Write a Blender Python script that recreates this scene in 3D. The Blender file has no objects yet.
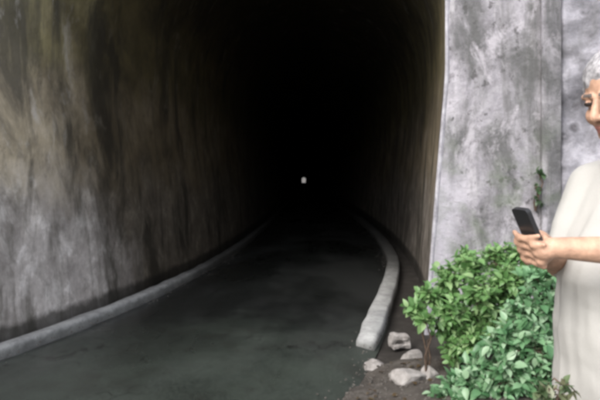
import bpy, bmesh, math, random
from mathutils import Vector, Matrix, noise
random.seed(7)
C = bpy.context.scene.collection
R = math.radians
SC = bpy.context.scene

# ------------------------------------------------------------------ helpers
def link(o):
    C.objects.link(o); return o

def obj(name, bm, mats, parent=None, smooth=True, weld=False):
    if weld: bmesh.ops.remove_doubles(bm, verts=bm.verts, dist=1e-5)
    me = bpy.data.meshes.new(name); bm.to_mesh(me); bm.free()
    for m in (mats if isinstance(mats, (list, tuple)) else [mats]): me.materials.append(m)
    if smooth: me.polygons.foreach_set('use_smooth', [True]*len(me.polygons))
    o = link(bpy.data.objects.new(name, me))
    if parent is not None: o.parent = parent
    return o

def tag(o, label=None, cat=None, group=None, kind=None):
    if label: o['label'] = label
    if cat: o['category'] = cat
    if group: o['group'] = group
    if kind: o['kind'] = kind
    return o

def empty(name, loc):
    e = link(bpy.data.objects.new(name, None)); e.location = loc; e.empty_display_size = .1
    return e

def sheet(bm, rows):
    vs = [[bm.verts.new(p) for p in r] for r in rows]
    for a, b in zip(vs, vs[1:]):
        for i in range(len(a)-1):
            bm.faces.new((a[i], a[i+1], b[i+1], b[i]))
    return vs

def fbm(p, o=4):
    return noise.fractal(Vector(p), 1.0, 2.0, o)

def ramp(x, a, b):
    t = min(1, max(0, (x-a)/(b-a))); return t*t*(3-2*t)

# ------------------------------------------------------------------ materials
class NT:
    def __init__(s, name):
        s.m = bpy.data.materials.new(name); s.m.use_nodes = True
        s.t = s.m.node_tree; s.b = s.t.nodes['Principled BSDF']
        s.tc = s.t.nodes.new('ShaderNodeTexCoord')
    def L(s, a, b): s.t.links.new(a, b)
    def noise(s, scale, detail=6, rough=.6, st=(1,1,1), off=(0,0,0), dist=0.0):
        mp = s.t.nodes.new('ShaderNodeMapping'); mp.inputs['Scale'].default_value = st; mp.inputs['Location'].default_value = off
        s.L(s.tc.outputs['Object'], mp.inputs[0])
        n = s.t.nodes.new('ShaderNodeTexNoise'); n.inputs['Scale'].default_value = scale
        n.inputs['Detail'].default_value = detail; n.inputs['Roughness'].default_value = rough
        n.inputs['Distortion'].default_value = dist
        s.L(mp.outputs[0], n.inputs['Vector']); return n.outputs['Fac']
    def ramp(s, fac, stops):
        r = s.t.nodes.new('ShaderNodeValToRGB'); e = r.color_ramp.elements
        while len(e) < len(stops): e.new(.5)
        for el, (p, c) in zip(e, stops):
            el.position = p
            el.color = (c, c, c, 1) if isinstance(c, (int, float)) else (*c, 1)
        s.L(fac, r.inputs[0]); return r.outputs[0]
    def mix(s, fac, a, b, mode='MIX'):
        x = s.t.nodes.new('ShaderNodeMix'); x.data_type = 'RGBA'; x.blend_type = mode
        for sock, v in ((x.inputs[0], fac), (x.inputs[6], a), (x.inputs[7], b)):
            if isinstance(v, (int, float)): sock.default_value = v
            elif isinstance(v, tuple): sock.default_value = (*v, 1)
            else: s.L(v, sock)
        return x.outputs[2]
    def math(s, op, a, b=0.0):
        x = s.t.nodes.new('ShaderNodeMath'); x.operation = op
        for sock, v in ((x.inputs[0], a), (x.inputs[1], b)):
            if isinstance(v, (int, float)): sock.default_value = v
            else: s.L(v, sock)
        return x.outputs[0]
    def sep(s):
        x = s.t.nodes.new('ShaderNodeSeparateXYZ'); s.L(s.tc.outputs['Object'], x.inputs[0]); return x.outputs
    def band(s, v, a, b):
        x = s.t.nodes.new('ShaderNodeMapRange'); x.interpolation_type = 'SMOOTHSTEP'
        s.L(v, x.inputs[0]); x.inputs[1].default_value = a; x.inputs[2].default_value = b
        return x.outputs[0]
    def bump(s, h, strength=.5, dist=.02):
        b = s.t.nodes.new('ShaderNodeBump'); b.inputs['Strength'].default_value = strength
        b.inputs['Distance'].default_value = dist
        s.L(h, b.inputs['Height']); s.L(b.outputs[0], s.b.inputs['Normal'])
    def out(s, col, rough=.8, spec=.5):
        if isinstance(col, tuple): s.b.inputs['Base Color'].default_value = (*col, 1)
        else: s.L(col, s.b.inputs['Base Color'])
        if isinstance(rough, (int, float)): s.b.inputs['Roughness'].default_value = rough
        else: s.L(rough, s.b.inputs['Roughness'])
        s.b.inputs['Specular IOR Level'].default_value = spec
        return s.m

def m_lining(name='tunnel_render', k=1.95):
    n = NT(name)
    x, y, z = n.sep()
    base = n.ramp(n.noise(1.4, 8, .65), [(.3, (.175, .145, .10)), (.5, (.30, .255, .185)), (.72, (.46, .405, .33))])
    low = n.ramp(n.noise(3.2, 8, .7, off=(3, 1, 0)), [(.34, (.21, .19, .18)), (.52, (.31, .285, .27)), (.66, (.52, .49, .475))])
    zz = n.math('ADD', z, n.math('MULTIPLY', n.math('SUBTRACT', n.noise(1.1, 4), .5), 1.6))
    col = n.mix(n.band(zz, 1.9, .9), base, low)
    # yellow-green algae high on the walls
    alg = n.ramp(n.noise(2.1, 6, .6, off=(9, 2, 4)), [(.35, (.12, .105, .05)), (.65, (.26, .23, .115))])
    col = n.mix(n.math('MULTIPLY', n.band(zz, 2.35, 3.0), .85), col, alg)
    # darker toward the crown of the vault
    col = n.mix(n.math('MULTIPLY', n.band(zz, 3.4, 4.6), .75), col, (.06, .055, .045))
    # vertical water stains
    st = n.ramp(n.noise(2.0, 9, .68, st=(1, 1, .26), off=(0, 2.2, 0), dist=.7), [(.47, 0.0), (.62, 1.0)])
    col = n.mix(n.math('MULTIPLY', st, .82), col, (.05, .046, .036))
    wt = n.ramp(n.noise(3.6, 8, .7, st=(1, 1, .4), off=(5, 0, 1), dist=.5), [(.56, 0.0), (.70, 1.0)])
    col = n.mix(n.math('MULTIPLY', wt, .5), col, (.50, .48, .46))
    ft = n.ramp(n.noise(7, 9, .75, st=(1, 1, .45), off=(1, 7, 0), dist=.4), [(.5, 0.0), (.66, 1.0)])
    col = n.mix(n.math('MULTIPLY', ft, .5), col, (.08, .072, .062))
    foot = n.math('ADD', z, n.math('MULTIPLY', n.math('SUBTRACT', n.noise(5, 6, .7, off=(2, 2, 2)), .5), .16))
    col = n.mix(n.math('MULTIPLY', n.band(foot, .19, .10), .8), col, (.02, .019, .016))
    # stain and painted light fall-off darken the lining inside the mouth; its edge is ragged and higher on the wall
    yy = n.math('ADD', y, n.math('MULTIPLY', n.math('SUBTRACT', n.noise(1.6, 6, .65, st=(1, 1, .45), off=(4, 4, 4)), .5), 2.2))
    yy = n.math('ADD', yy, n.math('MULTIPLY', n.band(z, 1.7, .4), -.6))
    yy = n.math('ADD', yy, n.math('MULTIPLY', n.band(x, .3, .9), 1.7))  # shifts the painted dark on the right lining, offsetting the sun there
    stain_shade = n.band(yy, 5.2, 6.9)
    stain_shade = n.math('MULTIPLY', stain_shade, n.math('ADD', n.math('MULTIPLY', n.band(x, 1.0, .3), .15), .85))
    col = n.mix(1.0, col, n.mix(stain_shade, (k, k, k), (k*.19, k*.172, k*.14)), 'MULTIPLY')
    n.bump(n.noise(9, 10, .7), .55, .03)
    return n.out(col, .82, .35)

def m_facade():
    n = NT('weathered_portal_concrete')
    x, y, z = n.sep()
    base = n.ramp(n.noise(1.7, 9, .68), [(.34, (.15, .144, .150)), (.5, (.275, .262, .285)), (.64, (.42, .40, .435))])
    mot = n.ramp(n.noise(7.5, 9, .75, off=(4, 0, 2)), [(.42, 0.0), (.62, 1.0)])
    col = n.mix(n.math('MULTIPLY', mot, .5), base, (.52, .50, .53))
    st = n.ramp(n.noise(4.2, 7, .65, st=(1, 1, .12), off=(2, 0, 0), dist=.3), [(.5, 0.0), (.68, 1.0)])
    col = n.mix(n.math('MULTIPLY', st, .7), col, (.12, .12, .11))
    wh = n.ramp(n.noise(5.5, 6, .6, st=(1, 1, .16), off=(8, 3, 0)), [(.57, 0.0), (.70, 1.0)])
    col = n.mix(n.math('MULTIPLY', wh, .7), col, (.62, .60, .61))
    sp = n.ramp(n.noise(13, 6, .6, st=(1, 1, .8), off=(6, 1, 5)), [(.585, 0.0), (.65, 1.0)])
    col = n.mix(n.math('MULTIPLY', sp, .75), col, (.075, .07, .07))
    big = n.ramp(n.noise(2.3, 7, .66, st=(1, 1, .55), off=(11, 2, 3), dist=.5), [(.46, 0.0), (.60, 1.0)])
    col = n.mix(n.math('MULTIPLY', big, .78), col, (.095, .096, .092))
    lim = n.ramp(n.noise(3.4, 8, .7, st=(1, 1, .6), off=(5, 12, 1), dist=.4), [(.54, 0.0), (.64, 1.0)])
    col = n.mix(n.math('MULTIPLY', lim, .7), col, (.56, .53, .57))
    ed = n.math('ADD', x, n.math('MULTIPLY', n.math('SUBTRACT', n.noise(4, 6, .7, off=(3, 3, 8)), .5), .5))
    col = n.mix(n.math('MULTIPLY', n.math('MULTIPLY', n.band(ed, 1.72, 1.42), n.band(z, 2.0, 1.2)), .75), col, (.50, .48, .53))
    dk = n.math('ADD', x, n.math('MULTIPLY', n.math('SUBTRACT', n.noise(3, 7, .7, st=(1, 1, .35), off=(6, 3, 2)), .5), .35))
    col = n.mix(n.math('MULTIPLY', n.math('MULTIPLY', n.band(dk, 2.36, 2.44), n.ramp(n.noise(1.7, 5, .6, off=(1, 4, 4)), [(.35, .3), (.6, 1.0)])), .7), col, (.10, .10, .105))
    gr = n.ramp(n.noise(3.1, 6, .65, off=(1, 1, 9)), [(.48, 0.0), (.66, 1.0)])
    zz = n.math('ADD', z, n.math('MULTIPLY', n.noise(2.0, 4), .9))
    col = n.mix(n.math('MULTIPLY', n.math('MULTIPLY', gr, n.band(zz, 3.0, 1.7)), .55), col, (.13, .17, .10))
    n.bump(n.noise(14, 10, .75), .8, .04)
    return n.out(col, .85, .3)

def m_rubble():
    n = NT('lime_crusted_rubble')
    base = n.ramp(n.noise(2.6, 9, .7, off=(2, 5, 1)), [(.34, (.11, .108, .118)), (.5, (.225, .22, .245)), (.64, (.40, .39, .43))])
    v = n.t.nodes.new('ShaderNodeTexVoronoi'); v.inputs['Scale'].default_value = 5.5
    n.L(n.tc.outputs['Object'], v.inputs['Vector'])
    hole = n.ramp(v.outputs['Distance'], [(.16, 1.0), (.34, 0.0)])
    hs = n.ramp(n.noise(1.6, 6, .7, off=(7, 7, 7)), [(.46, 0.0), (.58, 1.0)])
    col = n.mix(n.math('MULTIPLY', n.math('MULTIPLY', hole, hs), .9), base, (.06, .055, .06))
    st = n.ramp(n.noise(3.3, 7, .7, st=(1, 1, .3), off=(2, 9, 0), dist=.4), [(.5, 0.0), (.66, 1.0)])
    col = n.mix(n.math('MULTIPLY', st, .6), col, (.12, .12, .115))
    n.bump(n.noise(9, 10, .75), .7, .05)
    return n.out(col, .88, .3)

def m_pale(name, c0, c1, c2, sc=6, grime_shade=False):
    n = NT(name)
    col = n.ramp(n.noise(sc, 9, .7), [(.3, c0), (.5, c1), (.7, c2)])
    st = n.ramp(n.noise(sc*.7, 6, .7, off=(3, 3, 3)), [(.55, 0.0), (.72, 1.0)])
    col = n.mix(n.math('MULTIPLY', st, .5), col, tuple(v*.35 for v in c0))
    if grime_shade:
        x, y, z = n.sep()
        gz_ = n.math('ADD', z, n.math('MULTIPLY', n.math('SUBTRACT', n.noise(9, 6, .7), .5), .09))
        col = n.mix(n.math('MULTIPLY', n.band(gz_, .06, .01), .5), col, (.035, .036, .026))
        sp = n.ramp(n.noise(22, 6, .7, off=(2, 6, 1)), [(.56, 0.0), (.68, 1.0)])
        col = n.mix(n.math('MULTIPLY', sp, .45), col, (.10, .098, .09))
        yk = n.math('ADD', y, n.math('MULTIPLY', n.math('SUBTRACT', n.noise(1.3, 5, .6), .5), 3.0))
        col = n.mix(n.math('MULTIPLY', n.band(yk, 6.0, 10.0), .88), col, (.035, .034, .031))  # kerb colour blackens with depth, painting in the fading daylight
    n.bump(n.noise(sc*5, 8, .7), .8 if grime_shade else .5, .015)
    return n.out(col, .8, .35)

def m_road():
    n = NT('damp_road')
    g = n.ramp(n.noise(60, 4, .6), [(.35, (.017, .021, .018)), (.65, (.046, .054, .046))])
    pat = n.ramp(n.noise(.9, 7, .65), [(.38, 0.0), (.62, 1.0)])
    col = n.mix(n.math('MULTIPLY', pat, .6), g, (.058, .070, .058))
    dirt = n.ramp(n.noise(2.3, 7, .7, off=(4, 4, 0)), [(.5, 0.0), (.7, 1.0)])
    col = n.mix(n.math('MULTIPLY', dirt, .55), col, (.022, .021, .018))
    v = n.t.nodes.new('ShaderNodeTexVoronoi'); v.feature = 'DISTANCE_TO_EDGE'; v.inputs['Scale'].default_value = 1.3
    wv = n.t.nodes.new('ShaderNodeVectorMath'); wv.operation = 'ADD'
    cn = n.t.nodes.new('ShaderNodeTexNoise'); cn.inputs['Scale'].default_value = 2.5; cn.inputs['Detail'].default_value = 8
    n.L(n.tc.outputs['Object'], cn.inputs['Vector']); n.L(n.tc.outputs['Object'], wv.inputs[0]); n.L(cn.outputs['Color'], wv.inputs[1])
    n.L(wv.outputs[0], v.inputs['Vector'])
    x, y, z = n.sep()
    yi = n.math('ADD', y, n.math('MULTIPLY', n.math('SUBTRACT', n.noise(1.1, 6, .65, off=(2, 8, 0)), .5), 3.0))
    col = n.mix(n.math('MULTIPLY', n.band(yi, 4.5, 6.3), .88), col, (.008, .0085, .0085))  # shade painted into the road colour so it falls off faster inside
    ck = n.math('MULTIPLY', n.ramp(v.outputs['Distance'], [(.004, 1.0), (.018, 0.0)]), n.ramp(n.noise(.8, 3, .5, off=(9, 9, 0)), [(.48, 0.0), (.56, 1.0)]))
    col = n.mix(n.math('MULTIPLY', ck, .8), col, (.008, .008, .007))
    grit = n.ramp(n.noise(120, 3, .6, off=(3, 0, 0)), [(.66, 0.0), (.72, 1.0)])
    col = n.mix(n.math('MULTIPLY', grit, .5), col, (.16, .16, .15))
    wet = n.ramp(n.noise(.75, 5, .6, st=(1, .5, 1), off=(1.3, 6, 0)), [(.40, .62), (.60, .24)])
    n.bump(n.noise(70, 4, .6), .35, .006)
    return n.out(col, wet, .5)

def m_soil(name='trodden_soil', k=1.0):
    n = NT(name)
    col = n.ramp(n.noise(5, 10, .75), [(.3, (.05*k, .043*k, .037*k)), (.55, (.105*k, .092*k, .08*k)), (.75, (.22*k, .20*k, .18*k))])
    n.bump(n.noise(22, 10, .75), .9, .03)
    return n.out(col, .9, .3)

def m_leaf(name, c0, c1, c2):
    n = NT(name)
    g = n.t.nodes.new('ShaderNodeNewGeometry')
    col = n.ramp(g.outputs['Random Per Island'], [(0.0, c0), (.55, c1), (1.0, c2)])
    n.out(col, .38, .5)
    tr = n.t.nodes.new('ShaderNodeBsdfTranslucent'); n.L(col, tr.inputs[0])
    mx = n.t.nodes.new('ShaderNodeMixShader'); mx.inputs[0].default_value = .36
    o = n.t.nodes['Material Output']
    n.L(n.b.outputs[0], mx.inputs[1]); n.L(tr.outputs[0], mx.inputs[2]); n.L(mx.outputs[0], o.inputs[0])
    return n.m

def m_flat(name, c, rough=.7, spec=.4, var=.15, sc=30, bump=0.0):
    n = NT(name)
    col = n.ramp(n.noise(sc, 6, .6), [(.3, tuple(v*(1-var) for v in c)), (.7, tuple(min(1, v*(1+var)) for v in c))])
    if bump: n.bump(n.noise(sc*3, 5, .6), bump, .004)
    return n.out(col, rough, spec)

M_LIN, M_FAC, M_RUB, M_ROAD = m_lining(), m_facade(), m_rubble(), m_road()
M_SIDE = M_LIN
M_RING = m_pale('pale_edge_render', (.20, .195, .21), (.34, .33, .36), (.50, .49, .52), 7)
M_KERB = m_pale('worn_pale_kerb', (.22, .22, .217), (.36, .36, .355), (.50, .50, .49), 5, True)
M_ROCK = m_pale('pale_broken_stone', (.17, .155, .145), (.30, .28, .265), (.42, .395, .38), 11)
M_GRIT = m_pale('grit', (.06, .054, .048), (.10, .09, .08), (.16, .145, .13), 30)
M_SOIL = m_soil(); M_GUT = m_soil('silted_gutter', .45)
M_GROUND = m_soil('open_ground', .9)
M_HILL = m_flat('hill_scrub', (.05, .08, .03), .9, .2, .5, .6)
M_BARK = m_flat('woody_stem', (.085, .06, .045), .85, .2, .4, 40)
M_LEAFA = m_leaf('bright_leaves', (.075, .17, .05), (.16, .31, .105), (.31, .45, .21))
M_LEAFB = m_leaf('bluish_leaves', (.065, .165, .07), (.16, .32, .155), (.35, .49, .32))
M_SKIN = m_flat('skin', (.46, .28, .195), .52, .4, .24, 38, .35)
M_LIP = m_flat('lips', (.36, .16, .13), .5)
M_EYE = m_flat('eyes', (.03, .022, .02), .3, .5)
M_HAIR = m_flat('greying_hair', (.30, .29, .30), .55, .4, .6, 90, .5)
M_BROW = m_flat('brow_hair', (.12, .10, .09), .7)
M_SHIRT = m_flat('cream_cotton', (.40, .39, .37), .85, .2, .04, 300, .35)
M_TROU = m_flat('pale_trousers', (.46, .42, .395), .85, .2, .05, 12, .15)
M_SHOE = m_flat('brown_shoe', (.09, .055, .035), .5)
M_PHONE = m_flat('dark_plastic', (.022, .022, .024), .35, .5)
M_GLASS = m_flat('dark_screen', (.012, .014, .018), .08, .5)

# ------------------------------------------------------------------ layout
# camera at the origin, 1.55 m up, looking along +Y; the tunnel heads right first, then bends left and runs straight
CAM_Z = 1.55
F = 550.0
def at(px, py, Y):                       # planning aid: a sight line and a depth -> a place in metres
    return Vector(((px-300)/F*Y, Y, CAM_Z-(py-175)/F*Y))

END = 560.0
def xc(Y):
    if Y < 4: return -1.213+.406*(Y-4)
    return .507-1.72*math.exp(-(Y-4)/4.3)+.006*(Y-4)
def floor_z(Y): return -.0115*max(0, Y-15)
def cen(Y, u, z=0.0):                    # a point u metres right of the road's centre line
    t = Vector((xc(Y+.05)-xc(Y-.05), .1)).normalized()
    return Vector((xc(Y)+t.y*u, Y-t.x*u, z+floor_z(Y)))
def steps(a, b):
    out = [a]
    while out[-1] < b:
        y = out[-1]; out.append(y+(.22 if y < 16 else .22+(y-16)*.06))
    out[-1] = b; return out
P0 = Vector((1.36, 5.5)); PD = Vector((1.0, -.11)).normalized(); PN = Vector((PD.y, -PD.x))   # portal plane, PN faces the camera
def plane_Y(u):
    a, b = 1.0, 9.0
    for _ in range(40):
        m = (a+b)/2; q = cen(m, u)
        if (Vector((q.x, q.y))-P0).dot(PN) > 0: a = m
        else: b = m
    return a

# ------------------------------------------------------------------ tunnel lining
UC, RW, SPR = .03, 2.05, 3.35
prof = []
for i in range(15):
    t = i/14; z = -.12+t*(SPR+.12); prof.append((UC+RW-.20*max(0, 1-z/2.5)**.9, z))
for i in range(1, 28):
    a = math.pi*i/28; prof.append((UC+RW*math.cos(a), SPR+RW*math.sin(a)))
for i in range(15):
    t = 1-i/14; z = -.12+t*(SPR+.12); prof.append((UC-RW+.22*max(0, 1-z/2.5)**.9, z))
Y0 = [plane_Y(u) for u, z in prof]
rows = []
T7 = 7.2
for k in range(14):
    t = k/14
    r = []
    for (u, z), y0 in zip(prof, Y0):
        Y = y0+(T7-y0)*t
        n_ = fbm((u*1.1, Y*1.1, z*1.1), 3)*.02*min(1, k/2)
        r.append(cen(Y, u+n_*(1 if u > UC else -1), z))
    rows.append(r)
for Y in steps(T7, END):
    rows.append([cen(Y, u+fbm((u*1.1, Y*1.1, z*1.1), 3)*.02*(1 if u > UC else -1), z) for u, z in prof])
ARCH = rows[0]
bm = bmesh.new(); sheet(bm, rows)
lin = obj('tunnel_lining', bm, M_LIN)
tag(lin, 'dark curving tunnel vault with stained plaster walls running into blackness', 'tunnel')

# side wall running on from the lining toward the camera
bm = bmesh.new(); rows = []
lowp = [(u, z) for (u, z) in prof[::-1][:15]]
ya = [plane_Y(u)-.002 for u, z in lowp]
for k in range(61):
    t = k/60; row = []
    for (u, z), y0 in zip(lowp, ya):
        Y = y0+(-4-y0)*t
        row.append(cen(Y, u+.02*fbm((u*1.1, Y*1.1, z*1.1), 3)*min(1, k/2), z))
    tp = cen(ya[-1]+(-4-ya[-1])*t, -2.02, 0)
    a = cen(ya[-1]+(-4-ya[-1])*t, -1.99, 5.0+.05*fbm((t*9, 0, 2))); b = cen(ya[-1]+(-4-ya[-1])*t, -2.5, 5.0)
    row += [a*.5+row[-1]*.5, a, b, cen(ya[-1]+(-4-ya[-1])*t, -2.5, -.1)]
    rows.append(row)
vs = sheet(bm, rows); bm.faces.new(vs[-1])
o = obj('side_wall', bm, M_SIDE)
md_ = o.modifiers.new('e', 'EDGE_SPLIT'); md_.split_angle = R(35)
tag(o, 'pale streaked side wall before the tunnel mouth, olive tinted at the upper left', 'retaining wall')

# floor strip under road, kerbs and gutters
bm = bmesh.new()
rr = []
for Y in steps(.2, END):
    rr.append([cen(Y, u, -.05+(.012*fbm((u*3, Y*3, 1)) if Y < 30 else 0)) for u in (-2.3, -1.9, -1.5, 0, 1.5, 1.8, 2.1, 2.3)])
sheet(bm, rr); o = obj('gutter_floor', bm, M_GUT); tag(o, kind='structure')

# road
bm = bmesh.new(); rr = []
ys = [-60+i*2.0 for i in range(31)]+steps(.3, END+40)
for Y in ys:
    row = []
    for k in range(13):
        u = -1.5+3.0*k/12
        z = .0+.03*(1-(u/1.5)**2)
        if Y < 30: z += .010*fbm((u*1.3, Y*1.3, 3))
        if abs(u) > 1.45: z -= .04
        row.append(cen(Y, u, z))
    rr.append(row)
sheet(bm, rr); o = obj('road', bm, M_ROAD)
tag(o, 'damp dark road running into the tunnel between the two kerbs', 'road', kind='structure')

# kerbs: chamfered section swept along the road's edges
def kerb(bm, u0, u1, ya, yb, h=.15, seed=0, jog=.0, bend=0.0, worn=False):
    sec = [(u0, -.06), (u0, h-.022), (u0+.022, h), (u1-.022, h), (u1, h-.022), (u1, -.06)]
    um = (u0+u1)/2
    st_ = [(Y, 0) for Y in steps(ya, yb)]
    st_.sort()
    rows = []
    for Y, jt in st_:
        w = .012 if Y < 25 else 0
        hk = .55+.45*ramp(Y, ya, ya+.55) if worn else 1; wk = .8+.2*ramp(Y, ya, ya+.4) if worn else 1
        sh_ = jog-bend*(1-ramp(Y, 6.2, 10.5)); k = .9 if jt else 1
        rows.append([cen(Y, um+(u-um)*k*wk+sh_+w*fbm((Y*2.9, i*.7, seed)), (z*hk+w*fbm((Y*2.9, i*.7, seed+5)) if z > 0 else z)) for i, (u, z) in enumerate(sec)])
    vs = sheet(bm, rows)
    bm.faces.new(vs[0][::-1]); bm.faces.new(vs[-1])
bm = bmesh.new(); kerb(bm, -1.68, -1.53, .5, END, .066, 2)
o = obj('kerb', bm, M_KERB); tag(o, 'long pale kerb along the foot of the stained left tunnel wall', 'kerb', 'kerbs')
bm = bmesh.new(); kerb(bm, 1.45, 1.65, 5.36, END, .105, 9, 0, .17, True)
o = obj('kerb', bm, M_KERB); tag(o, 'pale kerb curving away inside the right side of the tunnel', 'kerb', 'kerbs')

# ------------------------------------------------------------------ portal wall with arch opening
TOP = 6.6
def pw(p, z, off=0.0):
    q = P0+PD*p+PN*off; return Vector((q.x, q.y, z))
arch = [((Vector((v.x, v.y))-P0).dot(PD), v.z) for v in ARCH]
PR, PL = 1.0, -9.0
cx = (arch[0][0]+arch[-1][0])/2
def outer(p, z):
    dx, dz = p-cx, z-1.0
    t = 1e9
    if dx > 1e-6: t = min(t, (PR-cx)/dx)
    if dx < -1e-6: t = min(t, (PL-cx)/dx)
    if dz > 1e-6: t = min(t, (TOP-1.0)/dz)
    if dz < -1e-6: t = min(t, (-.3-1.0)/dz)
    return cx+dx*t, 1.0+dz*t
root = empty('portal_wall', pw(.6, 0))
tag(root, 'mottled grey concrete portal wall beside the tunnel mouth', 'portal wall')
bm = bmesh.new(); rows = [[], [], [], [], []]
for i, (p, z) in enumerate(arch):
    q = outer(p, z)
    # keep the corners square
    rows[0].append(pw(p, z, 0)); 
    for k in (1, 2, 3):
        t = k/4; rows[k].append(pw(p+(q[0]-p)*t, z+(q[1]-z)*t, 0))
    rows[4].append(pw(q[0], q[1], 0))
vs = sheet(bm, rows)
# square corners and feet
def poly(*pts): bm.faces.new([bm.verts.new(pw(*q)) for q in pts])
oc = [outer(p, z) for p, z in arch]
for a, b in zip(oc, oc[1:]):
    if abs(a[0]-PR) < 1e-6 and abs(b[1]-TOP) < 1e-6 and abs(a[1]-TOP) > 1e-6: poly((*a, 0), (PR, TOP, 0), (*b, 0))
    if abs(b[0]-PL) < 1e-6 and abs(a[1]-TOP) < 1e-6 and abs(b[1]-TOP) > 1e-6: poly((*a, 0), (PL, TOP, 0), (*b, 0))
a0 = oc[0]; poly((arch[0][0], arch[0][1], 0), (arch[0][0], -.4, 0), (PR, -.4, 0), (*a0, 0))
a1 = oc[-1]; poly((arch[-1][0], arch[-1][1], 0), (*a1, 0), (PL, -.4, 0), (arch[-1][0], -.4, 0))
poly((PL, TOP, 0), (PR, TOP, 0), (PR, TOP, -.6), (PL, TOP, -.6))
w = obj('wall', bm, M_FAC, root, smooth=False)
w.matrix_parent_inverse = Matrix.Translation(-root.location)
# chipped raised edge round the opening
bm = bmesh.new(); rows = []
nA = len(arch)
for i, (p, z) in enumerate(arch):
    pa = arch[max(0, i-1)]; pb = arch[min(nA-1, i+1)]
    t = Vector((pb[0]-pa[0], pb[1]-pa[1])).normalized(); nn = Vector((t.y, -t.x))
    wd = .034+.022*fbm((i*.45, 2, 1))
    zf = max(z, -.1)
    rows.append([pw(p-.004*nn.x, z-.004*nn.y, -.02), pw(p-.004*nn.x, z-.004*nn.y, .008), pw(p+.014*nn.x, z+.014*nn.y, .012),
                 pw(p+nn.x*wd, z+nn.y*wd, .004), pw(p+nn.x*(wd+.012), z+nn.y*(wd+.012), -.01)])
sheet(bm, rows[:40])
o = obj('arch_edge', bm, M_RING, root); o.matrix_parent_inverse = Matrix.Translation(-root.location)

def box_p(bm, p0, p1, z0, z1, o0, o1, nz=30, amp=.006):
    ring = [(p0, o0), (p0, o1), (p1, o1), (p1, o0)]
    rows = []
    for k in range(nz+1):
        z = z0+(z1-z0)*k/nz
        rows.append([pw(p+amp*fbm((p*3, z*2.5, 8)), z, o+(amp*2*fbm((p*3, z*2.5, 4)) if o > 0 else 0)) for p, o in ring])
    vs = sheet(bm, rows); bm.faces.new(vs[-1])
bm = bmesh.new(); box_p(bm, 1.002, 1.18, -.3, TOP+.02, -.3, .05)
o = obj('buttress', bm, M_FAC, root, smooth=False); o.matrix_parent_inverse = Matrix.Translation(-root.location)
# rough wing wall turning toward the camera on the right
W0 = P0+PD*1.18+PN*-.02; WD = Vector((.86, -.51)).normalized(); WN = Vector((WD.y, -WD.x))
bm = bmesh.new(); rows = []
for k in range(121):
    z = -.3+(5.6+.3)*k/120; row = []
    for i in range(91):
        s = 6.0*(i/90)**1.25
        d = .10*fbm((s*1.6, z*1.6, 3), 4)+.05*abs(fbm((s*4.5, z*4.5, 7), 3))
        vd = noise.voronoi(Vector((s*3.2, z*3.2, 4)))[0]
        d += .06*min(.35, vd[1]-vd[0])
        q = W0+WD*s+WN*(d if i else -.08)
        row.append((q.x, q.y, z+(.15*fbm((s, 3, 1)) if k == 120 else 0)))
    rows.append(row)
vs = sheet(bm, rows)
back = []
for i in (0, 90):
    pass
top = [bm.verts.new((v.co.x-WN.x*.6, v.co.y-WN.y*.6, v.co.z)) for v in vs[-1]]
for i in range(90): bm.faces.new((vs[-1][i], vs[-1][i+1], top[i+1], top[i]))
o = obj('wing_wall', bm, M_RUB, smooth=True)
tag(o, 'rough pitted rubble wing wall behind the person, right of the portal buttress', 'wing wall')

# ------------------------------------------------------------------ ground, hillside, verge
bm = bmesh.new()
xs = [-1500, -300, -60, -20, -6, 0, 6, 20, 60, 300, 1500]
yy = [-1500, -300, -60, -20, -5, 0, 5, 10, 15, 40, 100, 200, END, END+100, 1500]
sheet(bm, [[(x, y, -.09+(-.0115*max(0, min(y, END+45)-15))) for x in xs] for y in yy])
o = obj('ground', bm, M_GROUND); tag(o, kind='structure')
bm = bmesh.new(); rows = []
for k in range(41):
    t = k/40; row = []
    for i in range(41):
        p = -70+140*i/40
        y0 = P0.y+PD.y*max(-10, min(8, p))+.55
        Y = y0+(END-2-y0)*t**1.8; X = P0.x+p
        side = 1-ramp(abs(p), 9, 60)
        h = (TOP-.25)*side+ (35*math.sin(math.pi*min(1, t**1.8*.96+.02))+3*fbm((X*.05, Y*.05, 1)))*side*ramp(t, 0, .25)
        row.append((X, Y, h-.5*(1-side)))
    rows.append(row)
sheet(bm, rows); o = obj('hillside', bm, M_HILL); tag(o, kind='structure')

def verge_z(X, Y):
    d = X-(xc(Y)+1.5*1.08)+.16*fbm((X*2.2, Y*2.2, 9))+.05*fbm((X*9, Y*9, 4))+.10*ramp(Y, 5.0, 4.2)
    return -.055+.075*ramp(d, 0.0, .30)+.13*ramp(d, .25, 1.5)+.018*fbm((X*3, Y*3, 2))+.010*fbm((X*11, Y*11, 5))
bm = bmesh.new(); rows = []
for k in range(111):
    Y = -3+9.6*k/110; row = []
    x0 = xc(Y)+1.5*1.08+.02
    for i in range(61):
        X = x0-.38+6.8*(i/60)**1.7
        # the bank stops in the gutter beside the kerb once under the arch
        row.append((X, Y, verge_z(X, Y)-.16*ramp(Y, 4.5, 5.2)*(1-ramp(X, 1.5, 1.9))))
    rows.append(row)
sheet(bm, rows); o = obj('verge', bm, M_SOIL); tag(o, kind='structure')

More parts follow.
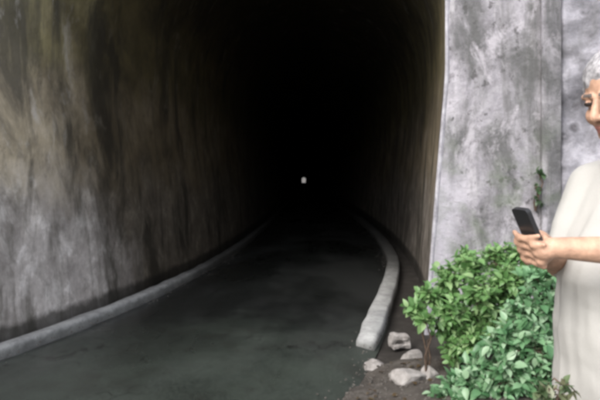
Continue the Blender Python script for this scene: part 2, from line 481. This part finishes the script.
# ------------------------------------------------------------------ stones
def stone(X, Y, w, h, d, seed, label, group='loose stones by the kerb end', rot=0, name='stone', mat=None, sink=.3):
    bm = bmesh.new(); bmesh.ops.create_icosphere(bm, subdivisions=4, radius=1)
    rnd = random.Random(seed)
    cuts = [(Vector((rnd.uniform(-1, 1), rnd.uniform(-1, 1), rnd.uniform(-.4, 1))).normalized(), rnd.uniform(.55, .80)) for _ in range(11)]
    for v in bm.verts:
        c = v.co.copy()
        for n_, dd in cuts:
            e = c.dot(n_)-dd
            if e > 0: c -= n_*e*.85
        c *= 1+.10*fbm((c.x*2+seed, c.y*2, c.z*2))+.03*fbm((c.x*7, c.y*7+seed, c.z*7))
        v.co = Vector((c.x*w/2, c.y*d/2, c.z*h/2))
    o = obj(name, bm, mat or M_ROCK)
    gz = verge_z(X, Y)-.16*ramp(Y, 4.35, 5.2)*(1-ramp(X, 1.5, 1.9)) if X > xc(Y)+1.6 else 0.02
    o.location = (X, Y, gz+h*(.5-sink)); o.rotation_euler = (rnd.uniform(-.1, .1), rnd.uniform(-.1, .1), rot)
    tag(o, label, 'stone', group); return o
stone(.615, 4.50, .23, .10, .18, 3, 'flat pale stone lying alone, closest to the kerb end', rot=.3)
stone(.95, 4.72, .26, .17, .20, 11, 'rounded pale stone between the kerb and the leafy bush', rot=.9)
stone(.80, 4.06, .34, .15, .22, 23, 'largest pale stone at the bottom edge below the other stones', rot=.1)
stone(.975, 4.13, .19, .12, .14, 31, 'pale stone touching the thin bush stem at the bottom', rot=1.2)
# broken chunk with a hollow beside the kerb end: a C-shaped lump
bm = bmesh.new()
for c, dims, rx, rz_ in (((-.10, 0, .06), (.07, .10, .13), .1, .2), ((.0, .0, .13), (.24, .11, .06), .08, -.1), ((.10, -.01, .055), (.08, .09, .12), -.2, .15), ((.01, -.03, .0), (.26, .12, .05), .03, .1)):
    m = Matrix.Translation(c) @ Matrix.Rotation(rx, 4, 'Y') @ Matrix.Rotation(rz_, 4, 'Z') @ Matrix.Diagonal((*dims, 1))
    g = bmesh.ops.create_cube(bm, size=1, matrix=m)
bmesh.ops.subdivide_edges(bm, edges=bm.edges[:], cuts=5, use_grid_fill=True)
for v in bm.verts: v.co += Vector((fbm((v.co.x*14, v.co.y*14, v.co.z*14+1)), fbm((v.co.x*14+5, v.co.y*14, v.co.z*14)), fbm((v.co.x*14, v.co.y*14+9, v.co.z*14))))*.018
o = obj('concrete_chunk', bm, M_ROCK)
md = o.modifiers.new('r', 'REMESH'); md.mode = 'VOXEL'; md.voxel_size = .007
o.scale = (.68, .68, .62); o.location = (.90, 5.02, .0); o.rotation_euler = (.1, 0, .2)
tag(o, 'hollow broken chunk of pale concrete beside the end of the right kerb', 'rubble')
sp = [(.47, 4.12), (.72, 4.62), (.55, 4.30), (.70, 4.42), (1.06, 4.62), (.84, 4.52), (.63, 4.05), (.52, 4.42), (1.1, 4.45), (.88, 4.40)]
for i, (X, Y) in enumerate(sp):
    s = random.uniform(.02, .045)
    stone(X, Y, s, s*.6, s*.8, 60+i, 'thumb sized pebble scattered on dark soil among larger stones', 'scattered pebbles', random.uniform(0, 3), 'pebble', M_GRIT, .1)

# grit and dead leaves, too many and too small to count
bm = bmesh.new(); rnd = random.Random(44)
for k in range(900):
    Y = rnd.uniform(3.2, 5.6); X = xc(Y)+1.55+abs(rnd.gauss(0, .5)); s_ = rnd.uniform(.004, .014)
    m = Matrix.Translation((X, Y, verge_z(X, Y)-.16*ramp(Y, 4.35, 5.2)*(1-ramp(X, 1.5, 1.9))+s_*.3)) @ Matrix.Rotation(rnd.uniform(0, 6), 4, 'Z') @ Matrix.Diagonal((s_, s_*rnd.uniform(.6, 1), s_*.7, 1))
    bmesh.ops.create_icosphere(bm, subdivisions=1, radius=1, matrix=m)
for k in range(420):
    Y = rnd.uniform(3.0, 11); sd_ = rnd.choice((-1, 1, 1)); u = sd_*(1.49-abs(rnd.gauss(0, .09))); s_ = rnd.uniform(.004, .011)
    c = cen(Y, u, .012+s_*.3)
    bmesh.ops.create_icosphere(bm, subdivisions=1, radius=1, matrix=Matrix.Translation(c) @ Matrix.Diagonal((s_, s_*.8, s_*.7, 1)))
o = obj('gravel', bm, M_GRIT, smooth=False); tag(o, kind='stuff')
# ------------------------------------------------------------------ bushes
def leaf(bm, pos, d, up, L, W, droop=.25, lobes=0):
    d = d.normalized(); s = d.cross(up)
    if s.length < 1e-3: s = d.cross(Vector((1, 0, 0)))
    s.normalize(); n = s.cross(d).normalized()
    prof = ((0, .08), (.18, .75), (.42, 1.0), (.68, .72), (.88, .32), (1.0, .0))
    prev = None
    for t, w in prof:
        c = pos+d*L*t-n*L*droop*t*t
        hw = W*.5*w
        if w == 0: cur = [bm.verts.new(c)]
        else:
            cur = [bm.verts.new(c-s*hw+n*hw*.35), bm.verts.new(c), bm.verts.new(c+s*hw+n*hw*.35)]
        if prev:
            if len(cur) == 3:
                bm.faces.new((prev[0], prev[1], cur[1], cur[0])); bm.faces.new((prev[1], prev[2], cur[2], cur[1]))
            else:
                bm.faces.new((prev[0], prev[1], cur[0])); bm.faces.new((prev[1], prev[2], cur[0]))
        prev = cur

def tube(bm, pts, r0, r1, n=6):
    rows = []
    for i, p in enumerate(pts):
        a = pts[max(0, i-1)]; b = pts[min(len(pts)-1, i+1)]
        t = (b-a).normalized(); x = t.orthogonal().normalized(); y = t.cross(x)
        r = r0+(r1-r0)*i/(len(pts)-1)
        rows.append([p+(x*math.cos(2*math.pi*k/n)+y*math.sin(2*math.pi*k/n))*r for k in range(n)]+[p+x*r])
    sheet(bm, rows)

def bush(name, label, cat, bases, clumps, mat, nper, L, seed, group=None):
    rnd = random.Random(seed)
    root = empty(name, bases[0]); tag(root, label, cat, group)
    lb = bmesh.new(); sb = bmesh.new()
    rv = lambda: Vector((rnd.gauss(0, 1), rnd.gauss(0, 1), rnd.gauss(0, 1))).normalized()
    for c, r in clumps:
        base = min(bases, key=lambda b: (b-c).length)
        mid = base.lerp(c, .55)+Vector((rnd.uniform(-.05, .05), rnd.uniform(-.05, .05), .08))
        tube(sb, [base, base.lerp(mid, .5)+Vector((rnd.uniform(-.03, .03), 0, .02)), mid, c], .011, .004)
        nn = int(nper*(r/.14)**2)
        ns = max(4, nn//7)
        for _ in range(ns):                              # twigs with leaves along them
            dr = (rv()+Vector((0, -.25, .45))).normalized()
            e = c+dr*r*rnd.uniform(.6, 1.15)
            st = c+rv()*r*.25
            tube(sb, [st, st.lerp(e, .5)+Vector((0, 0, .015)), e], .0035, .0015, 4)
            for q in range(7):
                t = .3+.75*q/6
                p = st+(e-st)*t
                side = (e-st).normalized().cross(rv()).normalized()
                ld = (side*1.0+(e-st).normalized()*.7+Vector((0, -.15, rnd.uniform(-.3, .35)))).normalized()
                l = L*rnd.choice((.45, .65, .8, .95, 1.1, 1.3))*rnd.uniform(.9, 1.1)
                leaf(lb, p, ld, (Vector((0, -.35, 1))+rv()*.45), l, l*rnd.uniform(.5, .68), rnd.uniform(.1, .4))
    for nm, b, m in (('foliage', lb, mat), ('stem', sb, M_BARK)):
        o = obj(nm, b, m, root); o.matrix_parent_inverse = Matrix.Translation(-root.location)
    return root
bm = bmesh.new(); rnd = random.Random(12)
for k in range(120):
    Y = rnd.uniform(3.2, 5.0); X = xc(Y)+1.7+abs(rnd.gauss(0, .5)); a = rnd.uniform(0, 6.28); l = rnd.uniform(.03, .07)
    leaf(bm, Vector((X, Y, verge_z(X, Y)-.16*ramp(Y, 4.35, 5.2)*(1-ramp(X, 1.5, 1.9))+.012)), Vector((math.cos(a), math.sin(a), rnd.uniform(0, .3))), Vector((rnd.gauss(0, .3), rnd.gauss(0, .3), 1)), l, l*.55, .3)
o = obj('leaf_litter', bm, m_leaf('dead_leaves', (.07, .045, .022), (.13, .09, .045), (.20, .16, .09))); tag(o, kind='stuff')
V = lambda px, py, Y: at(px, py, Y)
gz = lambda X, Y: verge_z(X, Y)-.02
def g_(X, Y): return Vector((X, Y, gz(X, Y)))
clA = [(V(416, 312, 4.25), .085), (V(430, 300, 4.3), .10), (V(448, 283, 4.4), .13), (V(470, 270, 4.45), .13), (V(497, 262, 4.5), .13), (V(450, 318, 4.15), .13),
       (V(480, 300, 4.2), .15), (V(508, 285, 4.3), .15), (V(466, 340, 4.1), .12), (V(440, 330, 4.2), .07), (V(496, 325, 4.2), .15), (V(520, 258, 4.5), .11), (V(462, 258, 4.6), .08), (V(540, 270, 4.3), .12), (V(426, 322, 4.1), .06), (V(455, 350, 4.15), .12), (V(478, 325, 4.3), .15), (V(500, 300, 4.45), .14), (V(440, 300, 4.5), .11)]
bush('leafy_bush', 'bright yellow green leafy bush spilling toward the kerb at the portal foot', 'bush',
     [g_(.95, 4.12), g_(1.25, 4.35), g_(1.5, 4.5)], clA, M_LEAFA, 350, .062, 5)
clB = [(V(540, 285, 3.75), .13), (V(548, 315, 3.7), .16), (V(525, 320, 3.7), .14), (V(505, 345, 3.65), .16), (V(535, 350, 3.55), .17), (V(480, 372, 3.7), .11),
       (V(510, 378, 3.55), .15), (V(545, 385, 3.5), .16), (V(580, 350, 3.6), .14), (V(452, 390, 3.75), .09), (V(470, 384, 3.65), .11), (V(440, 400, 3.7), .07), (V(462, 402, 3.6), .09), (V(545, 268, 3.85), .11), (V(570, 392, 3.5), .12), (V(490, 405, 3.55), .1)]
bush('leafy_bush', 'bluish green leafy bush growing in front of the brighter bush, beside the person', 'bush',
     [g_(1.25, 3.6), g_(1.6, 3.65), g_(1.95, 3.65)], clB, M_LEAFB, 330, .064, 9)
bush('tall_weed', 'brownish green leafy weed tip standing in front of the cream tunic', 'weed', [g_(.64, 1.22)],
     [(Vector((.588, 1.24, 1.072)), .028), (Vector((.565, 1.24, 1.052)), .028), (Vector((.585, 1.23, 1.03)), .03)], m_leaf('dull_leaves', (.06, .10, .04), (.12, .18, .085), (.20, .20, .12)), 420, .026, 8)
# small weed rooted in the wall face above the bush
q = pw(.95, 1.2, .02)
clW = [(pw(.955, 1.30, .09), .06), (pw(.93, 1.42, .08), .05), (pw(.97, 1.55, .07), .035)]
bush('wall_weed', 'small dark green weed sprouting from the portal wall beyond the phone', 'weed', [q], clW, m_leaf('weed_leaves', (.03, .06, .025), (.06, .11, .05), (.10, .16, .08)), 110, .05, 3)

# ------------------------------------------------------------------ person
O = Vector((.96, 1.50, 0)); FW = Vector((-.77, -.64, 0)).normalized(); RT = Vector((FW.y, -FW.x, 0))
GZ = verge_z(O.x, O.y)
def B(a, b, z): return O+FW*a+RT*b+Vector((0, 0, z))

def ell(bm, c, rad, rot=None, sub=3):
    m = Matrix.Translation(c) @ (rot.to_4x4() if rot else Matrix.Identity(4)) @ Matrix.Diagonal((*rad, 1))
    bmesh.ops.create_icosphere(bm, subdivisions=sub, radius=1, matrix=m)
def cap(bm, a, b, ra, rb, n=14):
    d = b-a; L = d.length; z = d.normalized(); x = z.orthogonal().normalized(); y = z.cross(x)
    rings = []
    for k in range(5): 
        t = math.pi/2*(1-k/5); rings.append((-math.sin(t)*ra, math.cos(t)*ra))
    for k in range(5): rings.append((L*k/4, ra+(rb-ra)*k/4))
    for k in range(1, 6):
        t = math.pi/2*k/5; rings.append((L+math.sin(t)*rb, max(math.cos(t)*rb, 1e-4)))
    vs = [[bm.verts.new(a+z*h+(x*math.cos(2*math.pi*i/n)+y*math.sin(2*math.pi*i/n))*max(r, 1e-4)) for i in range(n)] for h, r in rings]
    for p, q in zip(vs, vs[1:]):
        for i in range(n): bm.faces.new((p[i], p[(i+1) % n], q[(i+1) % n], q[i]))
    bm.faces.new(vs[0][::-1]); bm.faces.new(vs[-1])

def fuse(bm, voxel, it=4, fac=.5):
    me = bpy.data.meshes.new('t'); bm.to_mesh(me); bm.free()
    o = bpy.data.objects.new('t', me); C.objects.link(o)
    md = o.modifiers.new('r', 'REMESH'); md.mode = 'VOXEL'; md.voxel_size = voxel
    if it:
        s = o.modifiers.new('s', 'SMOOTH'); s.factor = fac; s.iterations = it
    dg = bpy.context.evaluated_depsgraph_get(); dg.update()
    m2 = bpy.data.meshes.new_from_object(o.evaluated_get(dg))
    b2 = bmesh.new(); b2.from_mesh(m2)
    bpy.data.objects.remove(o); bpy.data.meshes.remove(me); bpy.data.meshes.remove(m2)
    return b2

person = empty('person', (O.x, O.y, GZ))
tag(person, 'person in a long cream tunic looking down at a phone held in both hands', 'person')
PI_ = Matrix.Translation(-person.location)

# head frame: turned a little further left than the body and tilted down to the phone
HF = Vector((-.93, -.37, 0)).normalized()
hz = Vector((0, 0, 1)); hy = hz.cross(HF)
HM = Matrix((HF, hy, hz)).transposed() @ Matrix.Rotation(R(16), 3, 'Y')
HC = B(.145, .026, 1.755)
def H(x, y, z): return HC+HM @ Vector((x, y, z))
bm = bmesh.new()
ell(bm, H(-.012, 0, .035), (.096, .076, .086), HM)
ell(bm, H(.028, 0, -.03), (.060, .060, .088), HM)
ell(bm, H(.036, 0, -.085), (.046, .046, .036), HM)
for s in (-1, 1):
    ell(bm, H(-.008, s*.077, -.012), (.018, .010, .033), HM)
    ell(bm, H(.05, s*.038, -.035), (.032, .024, .028), HM)
    ell(bm, H(.078, s*.031, .001), (.010, .014, .008), HM)
    cap(bm, H(.080, s*.012, .020), H(.064, s*.052, .018), .010, .009)
    ell(bm, H(.097, s*.011, -.036), (.010, .008, .008), HM)
cap(bm, H(.084, 0, .012), H(.108, 0, -.032), .008, .012)
ell(bm, H(.083, 0, -.062), (.013, .024, .007), HM)
ell(bm, H(.080, 0, -.074), (.013, .021, .008), HM)
cap(bm, H(-.025, 0, -.06), B(.0, 0, 1.56), .056, .062)
# torso, legs
ell(bm, B(.0, 0, 1.42), (.165, .105, .17), Matrix((RT, FW, hz)).transposed())
ell(bm, B(.015, 0, 1.22), (.15, .11, .17), Matrix((RT, FW, hz)).transposed())
ell(bm, B(.0, 0, 1.03), (.16, .115, .13), Matrix((RT, FW, hz)).transposed())
sh = {1: B(0, .155, 1.52), -1: B(.01, -.17, 1.525)}
el = {1: B(.085, .21, 1.29), -1: Vector((.885, 1.235, 1.372))}
wr = {1: Vector((.607, 1.395, 1.386)), -1: Vector((.598, 1.30, 1.378))}
for s in (1, -1):
    cap(bm, B(0, s*.07, 1.54), sh[s], .06, .055)
    cap(bm, sh[s], el[s], .053, .042)
    cap(bm, el[s], el[s].lerp(wr[s], .35), .039, .038); cap(bm, el[s].lerp(wr[s], .35), wr[s], .038, .025)
    hip = B(0, s*.085, GZ+.86); kn = B(.03, s*.095, GZ+.47); an = B(.0, s*.10, GZ+.08)
    cap(bm, hip, kn, .085, .055); cap(bm, kn, an, .055, .036); cap(bm, an, B(.13, s*.115, GZ+.035), .04, .03)
# phone frame (held between the hands): up the phone, screen normal toward the face
PC = Vector((.556, 1.335, 1.417))
PU = Vector((-.42, -.12, .90)).normalized()
PNm = (Vector((.80, .20, .45)) - PU*Vector((.80, .20, .45)).dot(PU)).normalized()
PS = PU.cross(PNm)
def Q(a, s, n): return PC+PU*a+PS*s+PNm*n
# hands: palm behind/below the phone, fingers wrapped round its edges
for s in (1, -1):
    sd = 1 if (Q(0, 1, 0)-PC).dot(wr[s]-PC) > 0 else -1
    knk = Q(-.052, sd*.030, -.020)
    mid = wr[s].lerp(knk, .55)
    cap(bm, wr[s], mid, .025, .024)
    across = PU
    for k in range(3):
        cap(bm, mid+across*(-.012+.012*k), knk+PU*(-.018+.022*k), .015, .013)
    for k in range(4):                                   # fingers: out behind the phone then curl over the far edge
        ln = (.9, 1.05, 1.0, .8)[3-k]
        a0 = knk+PU*(-.032+.0215*k)
        a1 = Q(-.084+.0215*k+.008, sd*.006, -.024)
        a2 = Q(-.084+.0215*k+.012, sd*(.006-.034*ln), -.020)
        a3 = Q(-.084+.0215*k+.014, sd*(.002-.052*ln), -.012)
        cap(bm, a0, a1, .0088, .0082, 10); cap(bm, a1, a2, .0082, .0074, 10); cap(bm, a2, a3, .0074, .0062, 10)
    # thumb from the side of the palm, resting on the screen side
    t0 = mid.lerp(knk, .3)+PNm*.012+PU*.01
    t1 = Q(-.05, sd*.040, .012); t2 = Q(-.028, sd*.018, .018)
    cap(bm, t0, t1, .013, .0105, 10); cap(bm, t1, t2, .0105, .0085, 10)
bm = fuse(bm, .0036, 4, .5)
inv = HM.transposed()
for f in bm.faces:
    p = inv @ (f.calc_center_median()-HC)
    x, y, z = p
    if x > .055 and abs(abs(y)-.031) < .014 and abs(z-.001) < .0055: f.material_index = 2
    elif x > .05 and .010 < abs(y) < .050 and .018 < z < .027: f.material_index = 3
    elif x > .075 and abs(y) < .024 and -.081 < z < -.056: f.material_index = 1
o = obj('body', bm, [M_SKIN, M_LIP, M_EYE, M_BROW], person); o.matrix_parent_inverse = PI_
# hair
bm = bmesh.new()
ell(bm, H(-.020, 0, .050), (.101, .084, .086), HM, 4)
ell(bm, H(-.055, 0, .0), (.065, .078, .075), HM, 4)
for s in (-1, 1): ell(bm, H(.0, s*.074, .028), (.036, .012, .035), HM)
for v in bm.verts:
    p = inv @ (v.co-HC)
    v.co += (v.co-HC).normalized()*(.005*fbm((p.x*28, p.y*60, p.z*28), 4))
bm = fuse(bm, .004, 1, .4)
o = obj('hair', bm, M_HAIR, person); o.matrix_parent_inverse = PI_

# shirt
BR = Matrix((RT, FW, hz)).transposed()
bm = bmesh.new()
prev = None
for z_, ca, rb, ra in ((1.61, 0, .09, .06), (1.575, 0, .14, .08), (1.53, 0, .172, .102), (1.46, .012, .19, .127), (1.36, .048, .202, .154), (1.27, .076, .212, .175),
                       (1.15, .076, .217, .181), (1.0, .068, .223, .186), (.85, .06, .232, .191), (.60, .055, .245, .20)):
    ring = [bm.verts.new(B(ca+ra*math.cos(2*math.pi*q/40), rb*math.sin(2*math.pi*q/40), z_)) for q in range(40)]
    if prev is None: bm.faces.new(ring)
    else:
        for q in range(40): bm.faces.new((prev[q], prev[(q+1) % 40], ring[(q+1) % 40], ring[q]))
    prev = ring
bm.faces.new(prev[::-1])
bmesh.ops.recalc_face_normals(bm, faces=bm.faces[:])
cap(bm, B(0, -.08, 1.545), B(0, .08, 1.545), .066, .066)
for s in (1, -1):
    cap(bm, B(0, s*.06, 1.555), sh[s], .062, .066)
    e2 = sh[s].lerp(el[s], .93 if s == 1 else .86)
    cap(bm, sh[s], e2, .067, .062)
bm = fuse(bm, .009, 6, .5)
for v in bm.verts:                                       # hanging folds
    d = (v.co-B(0, 0, v.co.z)); 
    if d.length > 1e-4:
        ang = math.atan2(d.y, d.x)
        f1 = fbm((ang*2.6+v.co.z*.6, v.co.z*.9, 4), 3); f2 = fbm((ang*5+v.co.z*4.5, v.co.z*1.2, 9), 2)
        fold = .009*f1*ramp(v.co.z, 1.56, 1.35)+.003*(.35-abs(f2))+.006*fbm((v.co.x*5+v.co.z*6, v.co.y*5, v.co.z*7), 3)*ramp(v.co.z, 1.58, 1.40)
        v.co += d.normalized()*fold
g = bm.verts[:]+bm.edges[:]+bm.faces[:]
bmesh.ops.bisect_plane(bm, geom=g, plane_co=B(0, 0, .66), plane_no=Vector((0, 0, -1))+FW*.10, clear_outer=True)
sh_o = obj('tunic', bm, M_SHIRT, person); sh_o.matrix_parent_inverse = PI_
md = sh_o.modifiers.new('t', 'SOLIDIFY'); md.thickness = .003; md.offset = -1
# collar band
bm = bmesh.new(); rows = []
for k in range(33):
    a = 2*math.pi*k/32
    c = B(.012+.072*math.cos(a), .072*math.sin(a), 1.588-.018*math.cos(a))
    rad = (FW*math.cos(a)+RT*math.sin(a))
    rows.append([c-rad*.004+Vector((0, 0, -.012)), c+rad*.004+Vector((0, 0, .022)), c+rad*.014+Vector((0, 0, .018)), c+rad*.022+Vector((0, 0, -.014))])
sheet(bm, rows); o = obj('collar', bm, M_SHIRT, person); o.matrix_parent_inverse = PI_
# trousers and shoes
bm = bmesh.new()
ell(bm, B(-.005, 0, 1.03), (.168, .122, .13), BR, 4); cap(bm, B(0, -.07, .98), B(0, .07, .98), .105, .105)
for s in (1, -1):
    hip = B(0, s*.085, GZ+.84); kn = B(.03, s*.095, GZ+.47); an = B(.0, s*.10, GZ+.10)
    cap(bm, hip, kn, .098, .075); cap(bm, kn, an, .075, .062)
bm = fuse(bm, .01, 5, .5)
for v in bm.verts: v.co += Vector((1, 1, 0))*.006*fbm((v.co.x*9, v.co.y*9, v.co.z*6), 3)
o = obj('trousers', bm, M_TROU, person); o.matrix_parent_inverse = PI_
for s in (1, -1):
    bm = bmesh.new()
    cap(bm, B(-.04, s*.10, GZ+.045), B(.15, s*.12, GZ+.035), .045, .038); cap(bm, B(-.02, s*.10, GZ+.05), B(-.01, s*.10, GZ+.09), .045, .045)
    bm = fuse(bm, .007, 3)
    for v in bm.verts: v.co.z = max(v.co.z, GZ+.002)
    o = obj('shoe', bm, M_SHOE, person); o.matrix_parent_inverse = PI_

# phone
def slab(bm, cen_, u, v, n, hu, hv, hn, r=.008):
    pts = []
    for sx, sy in ((1, 1), (-1, 1), (-1, -1), (1, -1)):
        for k in range(5):
            a = math.atan2(sy, sx)-math.pi/4+math.pi/2*k/4
            pts.append((sx*(hu-r)+r*math.cos(a), sy*(hv-r)+r*math.sin(a)))
    top = [bm.verts.new(cen_+u*a+v*b+n*hn) for a, b in pts]; bot = [bm.verts.new(cen_+u*a+v*b-n*hn) for a, b in pts]
    bm.faces.new(top); bm.faces.new(bot[::-1])
    k = len(pts)
    for i in range(k): bm.faces.new((bot[i], bot[(i+1) % k], top[(i+1) % k], top[i]))
ph = empty('phone', Q(-.06, 0, 0)); tag(ph, 'small dark phone held upright in the hands of the person', 'phone')
PH = Matrix.Translation(-ph.location)
bm = bmesh.new(); slab(bm, Q(0, 0, 0), PU, PS, PNm, .058, .029, .0060)
o = obj('phone_body', bm, M_PHONE, ph, smooth=False); o.matrix_parent_inverse = PH
bm = bmesh.new(); slab(bm, Q(0, 0, .0066), PU, PS, PNm, .053, .0265, .0006)
o = obj('screen', bm, M_GLASS, ph, smooth=False); o.matrix_parent_inverse = PH
# ------------------------------------------------------------------ light, camera
SUN_EL, SUN_AZ = 42, 225          # azimuth from +Y clockwise: behind the camera, to the left
w = bpy.data.worlds.new('World'); SC.world = w; w.use_nodes = True
nt = w.node_tree; bg = nt.nodes['Background']
sky = nt.nodes.new('ShaderNodeTexSky'); sky.sky_type = 'NISHITA'; sky.sun_disc = False
sky.sun_elevation = R(SUN_EL); sky.sun_rotation = R(SUN_AZ)
sky.dust_density = 3.0; sky.air_density = 1.0; sky.ozone_density = 1.0
hs = nt.nodes.new('ShaderNodeHueSaturation'); hs.inputs['Saturation'].default_value = .35     # thin high cloud: a paler sky
nt.links.new(sky.outputs[0], hs.inputs['Color']); nt.links.new(hs.outputs[0], bg.inputs[0]); bg.inputs[1].default_value = .15
sd = bpy.data.lights.new('sun', 'SUN'); sd.energy = 1.0; sd.angle = R(35); sd.color = (1, .965, .92)
so = link(bpy.data.objects.new('sun', sd))
az, e = R(SUN_AZ), R(SUN_EL)
dvec = Vector((math.sin(az)*math.cos(e), math.cos(az)*math.cos(e), math.sin(e)))
so.rotation_euler = (-dvec).to_track_quat('-Z', 'Y').to_euler(); so.location = dvec*50

cd = bpy.data.cameras.new('camera'); cam = link(bpy.data.objects.new('camera', cd))
cam.location = (0, 0, CAM_Z); cam.rotation_euler = (R(90), 0, 0)
cd.sensor_width = 36; cd.lens = 36*F/600; cd.shift_y = -25/600
cd.clip_start = .05; cd.clip_end = 5000
SC.camera = cam
SC.view_settings.view_transform = 'Standard'; SC.view_settings.look = 'None'
SC.view_settings.gamma = 1; SC.view_settings.use_curve_mapping = False
SC.view_settings.exposure = 1.4
try:
    SC.cycles.filter_width = 3.9
    SC.cycles.max_bounces = 8; SC.cycles.diffuse_bounces = 5; SC.cycles.use_denoising = True
except Exception: pass
